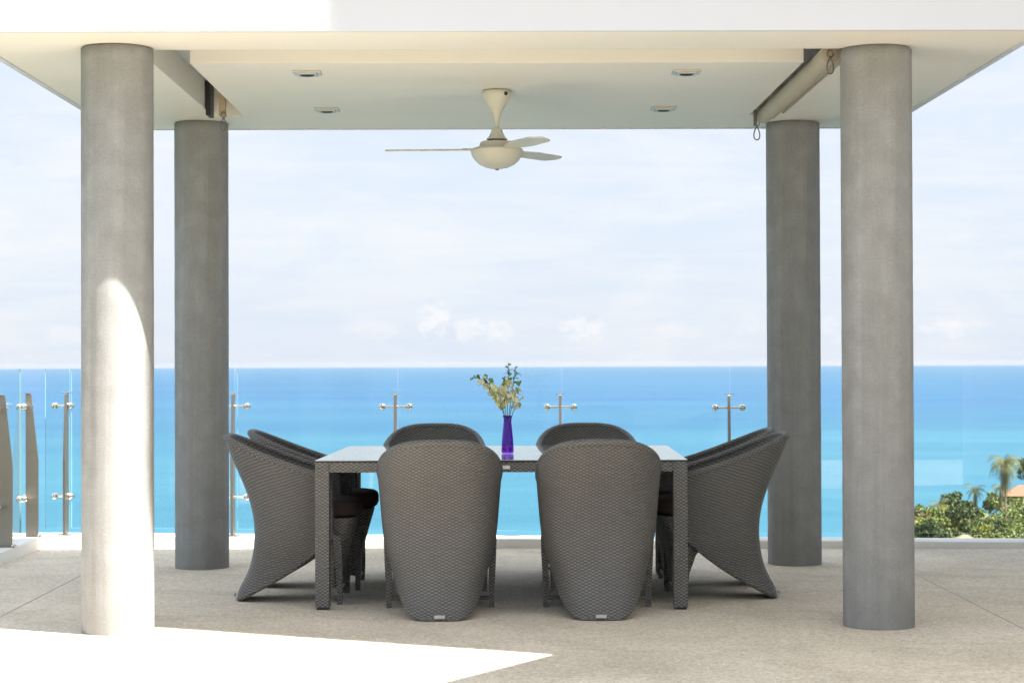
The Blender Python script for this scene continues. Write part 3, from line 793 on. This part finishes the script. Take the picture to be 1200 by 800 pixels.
palm(96.6, 378, -33.0, 14.6, 4.4, 'tallest palm with a full drooping crown on the headland', 3, 50, 1.15)
palm(97.6, 384, -32.0, 8.6, 2.8, 'palm just behind and below the crown of the tallest palm', 5, 28, 1.2)
palm(91.3, 380, -32.6, 9.0, 2.7, 'mid-height palm between the tallest palm and the grey column', 8, 27, 1.0)
palm(82.6, 372, -34.4, 8.6, 2.5, 'leftmost palm on the headland, nearest the grey column', 13, 25, 1.0)
house(105.4, 396, -28.4, 8.4, 7, 3.0, 2.0, 'roof_orange', 'house with an orange tiled roof right of the tallest palm', -8)
house(102.0, 388, -29.9, 5.4, 5, 2.4, 1.0, 'roof_beige', 'low beige roofed house below the orange roofed one', -5)
house(97.4, 390, -32.2, 6.6, 5, 2.5, .9, 'roof_beige', 'long low beige roofed house left of the trunk of the tallest palm', 3)
house(99.9, 376, -31.4, 4.6, 5, 2.4, 2.2, 'roof_pink', 'house with a faded pink tiled roof near the right edge', -20)
house(82.6, 351, -32.1, 2.2, 2, 2.1, .7, 'roof_beige', 'tiny pale roofed hut among bushes just above the terrace kerb', 0)
T = [(88.55, 384, -31.8, 6.67, 3.0, 'leaf_dark', 'round dark green tree right of the leftmost palm'),
     (99.02, 399, -43.75, 17.74, 2.8, 'leaf_mid', 'mid green tree between the two middle palms, behind the long roof'),
     (108.15, 405, -54.51, 34.58, 3.4, 'leaf_dark', 'dark domed tree above the orange roof at the right edge'),
     (80.79, 380, -33.3, 5.82, 2.2, 'leaf_brown', 'brownish shrubby tree beside the grey column at the end of the headland'),
     (84.05, 386, -33.37, 5.77, 2.6, 'leaf_mid', 'mid green tree behind the leftmost palm'),
     (81.58, 366, -33.3, 6.2, 2.7, 'leaf_mid', 'leafy tree in front of the foot of the leftmost palm'),
     (87.94, 371, -32.0, 4.88, 3.2, 'leaf_dark', 'dark spreading tree below the mid-height palm'),
     (88.6, 362, -31.73, 2.86, 2.3, 'leaf_yellow', 'bright yellow-green bushy tree below the long beige roof'),
     (91.29, 361, -30.89, 2.41, 2.3, 'leaf_dark', 'dark bushy tree at the foot of the tallest palm'),
     (94.29, 363, -30.33, 1.47, 2.2, 'leaf_mid', 'mid green tree right of the trunk of the tallest palm'),
     (96.73, 364, -30.73, 1.31, 2.2, 'leaf_yellow', 'yellow-green tree in front of the pink roofed house'),
     (85.28, 374, -32.88, 6.04, 2.6, 'leaf_yellow', 'yellowish tree between the leftmost and the mid-height palm'),
     (78.28, 366, -33.3, 5.33, 2.5, 'leaf_yellow', 'olive bush at the far left foot of the headland'),
     (78.63, 359, -33.3, 4.98, 2.5, 'leaf_dark', 'low dark bush just above the kerb near the grey column'),
     (99.6, 370, -29.34, 2.84, 2.8, 'leaf_dark', 'dark tree at the right edge beside the pink roofed house'),
     (100.31, 392, -32.3, 6.07, 2.0, 'leaf_mid', 'small green tree between the orange roof and the tallest palm'),
     (93.93, 392, -34.27, 7.06, 2.7, 'leaf_dark', 'dark green tree left of the long beige roof')]
for i, a in enumerate(T): tree(*a, seed=20+i)
rg = random.Random(99); b = MB()
for _ in range(420):
    x, y = rg.uniform(77, 108), rg.uniform(335, 405)
    leaf_cloud(b, (x, y, hz(x, y)+.8), 1.6, 60, .28, rg, .8, 5)
tag(b.build('scrub', M['leaf_mid']), kind='stuff')

# ------------------------------------------------------------------ sea haze
hb = MB(); hb.box(-41000, 41000, -41000, 41000, -90, 12)
hm = bpy.data.materials.new('haze'); hm.use_nodes = True; hm.node_tree.nodes.clear(); k = NT(hm.node_tree)
pv_ = k.n('ShaderNodeVolumePrincipled', ins={'Color': (.40, .435, .48, 1), 'Density': 1.5e-5})
k.n('ShaderNodeOutputMaterial', ins={1: pv_.outputs[0]})
tag(hb.build('haze', hm), kind='stuff')
